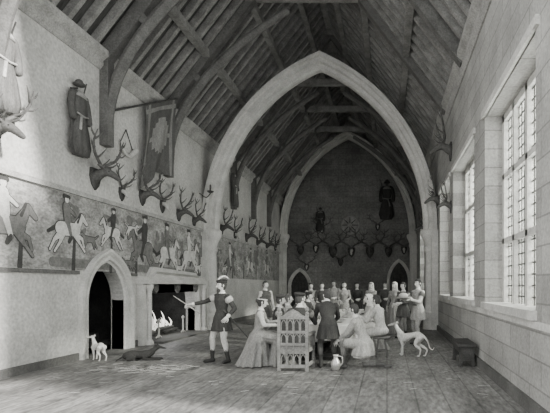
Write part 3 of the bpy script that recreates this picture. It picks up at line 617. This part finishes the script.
for x in (-2.55,-.35):
    b=B(); y0,y1=(9.85,15.2) if x<-1 else (10.9,14.8)
    b.box((x-.17,y0,.41),(x+.17,y1,.46),M_dark)
    for y in (y0+.3,(y0+y1)/2,y1-.3):
        b.prism([(x-.17,y-.03,0),(x-.08,y-.03,0),(x-.05,y-.03,.1),(x+.05,y-.03,.1),(x+.08,y-.03,0),(x+.17,y-.03,0),(x+.12,y-.03,.41),(x-.12,y-.03,.41)],(0,.06,0),M_dark)
    b.box((x-.02,y0+.3,.2),(x+.02,y1-.3,.28),M_dark); b.obj('oak_bench',bevel=.008)
def stool(x,y,h=.46):
    b=B(); b.lathe((x,y,0),[(.0,h-.05),(.19,h-.05),(.2,h-.03),(.2,h-.01),(.18,h),(0,h)],M_timber,n=20)
    for k in range(4):
        a=math.pi/4+k*math.pi/2; b.tube([(x+.1*math.cos(a),y+.1*math.sin(a),h-.05),(x+.17*math.cos(a),y+.17*math.sin(a),.02)],[.022,.018],M_timber)
    for k in range(4):
        a=math.pi/4+k*math.pi/2; a2=a+math.pi/2; b.tube([(x+.15*math.cos(a),y+.15*math.sin(a),.15),(x+.15*math.cos(a2),y+.15*math.sin(a2),.15)],.012,M_timber)
    b.obj('wooden_stool',smooth=True)
stool(-2.62,9.15,.5); stool(-.12,10.2,.47)
# carved chair
b=B(); W_=.28; cy0,cy1=-.27,.27; C=M_rafter
for x in (-W_,W_):
    b.box((x-.03,cy0-.03,0),(x+.03,cy0+.03,1.12),C); b.box((x-.03,cy1-.03,0),(x+.03,cy1+.03,.72),C)
    b.lathe((x,cy0,1.12),[(.03,0),(.045,.02),(.02,.05),(.04,.09),(.03,.13),(.0,.16)],C,n=12)
    b.box((x-.035,cy0,.69),(x+.035,cy1+.06,.74),C); b.box((x-.02,cy0,.08),(x+.02,cy1,.15),C); b.box((x-.02,cy0,.36),(x+.02,cy1,.45),C)
    for k in range(4): yy=cy0+.1+k*.11; b.tube([(x,yy,.45),(x,yy,.69)],.013,C,n=8)
b.box((-W_,cy0,.44),(W_,cy1+.02,.49),C); b.box((-W_,cy1-.02,.34),(W_,cy1+.02,.44),C); b.box((-W_,cy0-.02,.34),(W_,cy0+.02,.44),C)
b.box((-W_,cy0-.02,.06),(W_,cy0+.02,.13),C)
for z in (.5,.74,1.02): b.box((-W_,cy0-.025,z),(W_,cy0+.025,z+.055),C)
b.box((-W_,cy0+.0,.5),(W_,cy0+.012,1.05),M_dark)
for k in range(4):
    a=-W_+.03+k*.13; c_=a+.13
    for zb,zs,za in ((.55,.64,.73),(.8,.9,1.01),(.13,.22,.33)):
        L=[(a+.015,zb)]+arch2d(a+.015,c_-.015,zs,za,5)+[(c_-.015,zb)]
        b.tube([(px,cy0-.012,pz) for px,pz in L],.010,C,n=6)
    if k: b.box((a-.012,cy0-.02,.13),(a+.012,cy0+.02,1.02),C)
L=[(-W_,1.07),(-.19,1.10),(-.1,1.17),(0,1.22),(.1,1.17),(.19,1.10),(W_,1.07)]
b.prism([(x,cy0-.02,z) for x,z in L],(0,.04,0),C)
b.obj('carved_armchair',M=Matrix.Translation((-1.76,8.78,0))@Matrix.Rotation(math.radians(-4),4,'Z')@Matrix.Scale(.96,4),bevel=.006)
# window bench
b=B()
b.box((1.4,8.9,.40),(1.78,9.9,.46),M_dark)
for y in (8.95,9.75): b.prism([(1.42,y,0),(1.48,y,0),(1.52,y,.12),(1.66,y,.12),(1.7,y,0),(1.76,y,0),(1.72,y,.4),(1.46,y,.4)],(0,.07,0),M_dark)
b.box((1.44,9.0,.28),(1.48,9.8,.40),M_dark); b.box((1.57,9.0,.15),(1.62,9.8,.2),M_dark); b.obj('window_bench',bevel=.008)
# tableware
def goblet(x,y):
    b=B(); b.lathe((x,y,TZ+.009),[(.035,0),(.036,.006),(.01,.015),(.008,.06),(.014,.068),(.035,.09),(.042,.14),(.038,.14),(.03,.1),(0,.08)],M_pewter,n=16); b.obj('goblet',smooth=True)
def plate(x,y,food=True):
    b=B(); b.lathe((x,y,TZ+.009),[(.07,0),(.09,.006),(.13,.018),(.128,.022),(.08,.010),(0,.010)],M_pewter,n=20)
    if food: b.ell((x+.01,y,TZ+.04),(.06,.045,.03),M_bread); b.ell((x-.03,y+.04,TZ+.035),(.03,.03,.025),M_timber)
    b.obj('dinner_plate',smooth=True)
def jug(x,y,z=TZ+.009,s=1):
    b=B(); b.lathe((x,y,z),[(.06*s,0),(.07*s,.02*s),(.095*s,.1*s),(.085*s,.17*s),(.045*s,.23*s),(.045*s,.27*s),(.06*s,.3*s),(.052*s,.3*s),(.035*s,.25*s),(0,.2*s)],M_pewter,n=20)
    b.tube([(x+.05*s,y,z+.27*s),(x+.12*s,y,z+.25*s),(x+.13*s,y,z+.15*s),(x+.09*s,y,z+.09*s)],.012*s,M_pewter,n=8,sub=3); b.obj('pewter_jug',smooth=True)
for k,y in enumerate((9.7,10.4,11.2,12.0,12.9,13.8,14.6)):
    plate(TX0+.25,y); plate(TX1-.25,y+.1); goblet(TX0+.42,y+.22); goblet(TX1-.42,y-.15)
jug(-1.4,10.0); jug(-1.5,12.3); jug(-.98,8.6,0,1.0)
b=B(); c=V((-1.45,11.0,TZ+.009)); b.lathe(c,[(.12,0),(.2,.015),(.27,.04),(.265,.048),(.18,.02),(0,.02)],M_pewter,n=24); b.ell(c+V((0,0,.1)),(.17,.12,.09),M_bread)
for s in (-1,1): b.tube([c+V((.1,s*.08,.1)),c+V((.2,s*.09,.12)),c+V((.26,s*.07,.16))],[.045,.03,.012],M_bread,n=8,sub=2)
b.obj('roast_fowl',smooth=True)
for y in (10.7,13.2):
    b=B(); b.lathe((-1.45,y+.3,TZ+.009),[(.07,0),(.07,.015),(.015,.03),(.015,.2),(.035,.21),(.035,.23),(.012,.23),(.012,.38),(0,.385)],M_pewter,n=14); b.obj('candlestick',smooth=True)
b=B()
for i in range(300):
    if i<200: x,y=random.gauss(-4.7,.45),random.gauss(8.75,.2)
    else: x,y=random.uniform(-6.3,1.5),random.uniform(6.5,11)
    a=random.uniform(-.6,.6); L=random.uniform(.06,.2); b.tube([(x,y,.008),(x+L*math.cos(a),y+L*math.sin(a),.01)],[.005,.003],random.choice([M_bone,M_dark,M_timberL]),n=4)
b.obj('strewn_rushes')
# ---------------------------------------------------------------- light
w=bpy.data.worlds.new('world'); bpy.context.scene.world=w; w.use_nodes=True
bg=w.node_tree.nodes['Background']; bg.inputs[0].default_value=(.95,.97,.95,1); bg.inputs[1].default_value=2.5
def sun(e,s,ang):
    l=bpy.data.lights.new('sun','SUN'); l.energy=s; l.angle=math.radians(ang); l.color=(1,.98,.94); o=bpy.data.objects.new('sun_light',l); bpy.context.collection.objects.link(o)
    o.rotation_euler=V(e).to_track_quat('-Z','Y').to_euler()
sun((-.75,.28,-.36),16,4)
for a,c in WIN:
    l=bpy.data.lights.new('window_light','AREA'); l.shape='RECTANGLE'; l.size=c-a; l.size_y=WZ1-WZ0; l.energy=900; o=bpy.data.objects.new('window_daylight',l); bpy.context.collection.objects.link(o)
    o.location=(XR+1.1,(a+c)/2,3.3); o.rotation_euler=V((-1,0,-.1)).to_track_quat('-Z','Z').to_euler()
l=bpy.data.lights.new('fire','POINT'); l.energy=35; l.shadow_soft_size=.3; o=bpy.data.objects.new('fire_light',l); o.location=(XL-.3,14.3,.8); bpy.context.collection.objects.link(o)
# ---------------------------------------------------------------- camera
cd=bpy.data.cameras.new('camera'); cam=bpy.data.objects.new('camera',cd); bpy.context.collection.objects.link(cam)
zk,zx,zy=ZOOM if ZOOM else (1,275,206.5)
cam.location=(0,0,EYE); cam.rotation_euler=(math.pi/2,0,0); cd.sensor_width=36; cd.lens=36*F/550*zk; cd.shift_x=-(VPX-zx)*zk/550; cd.shift_y=(VPY-zy)*zk/550; cd.clip_end=200
bpy.context.scene.camera=cam
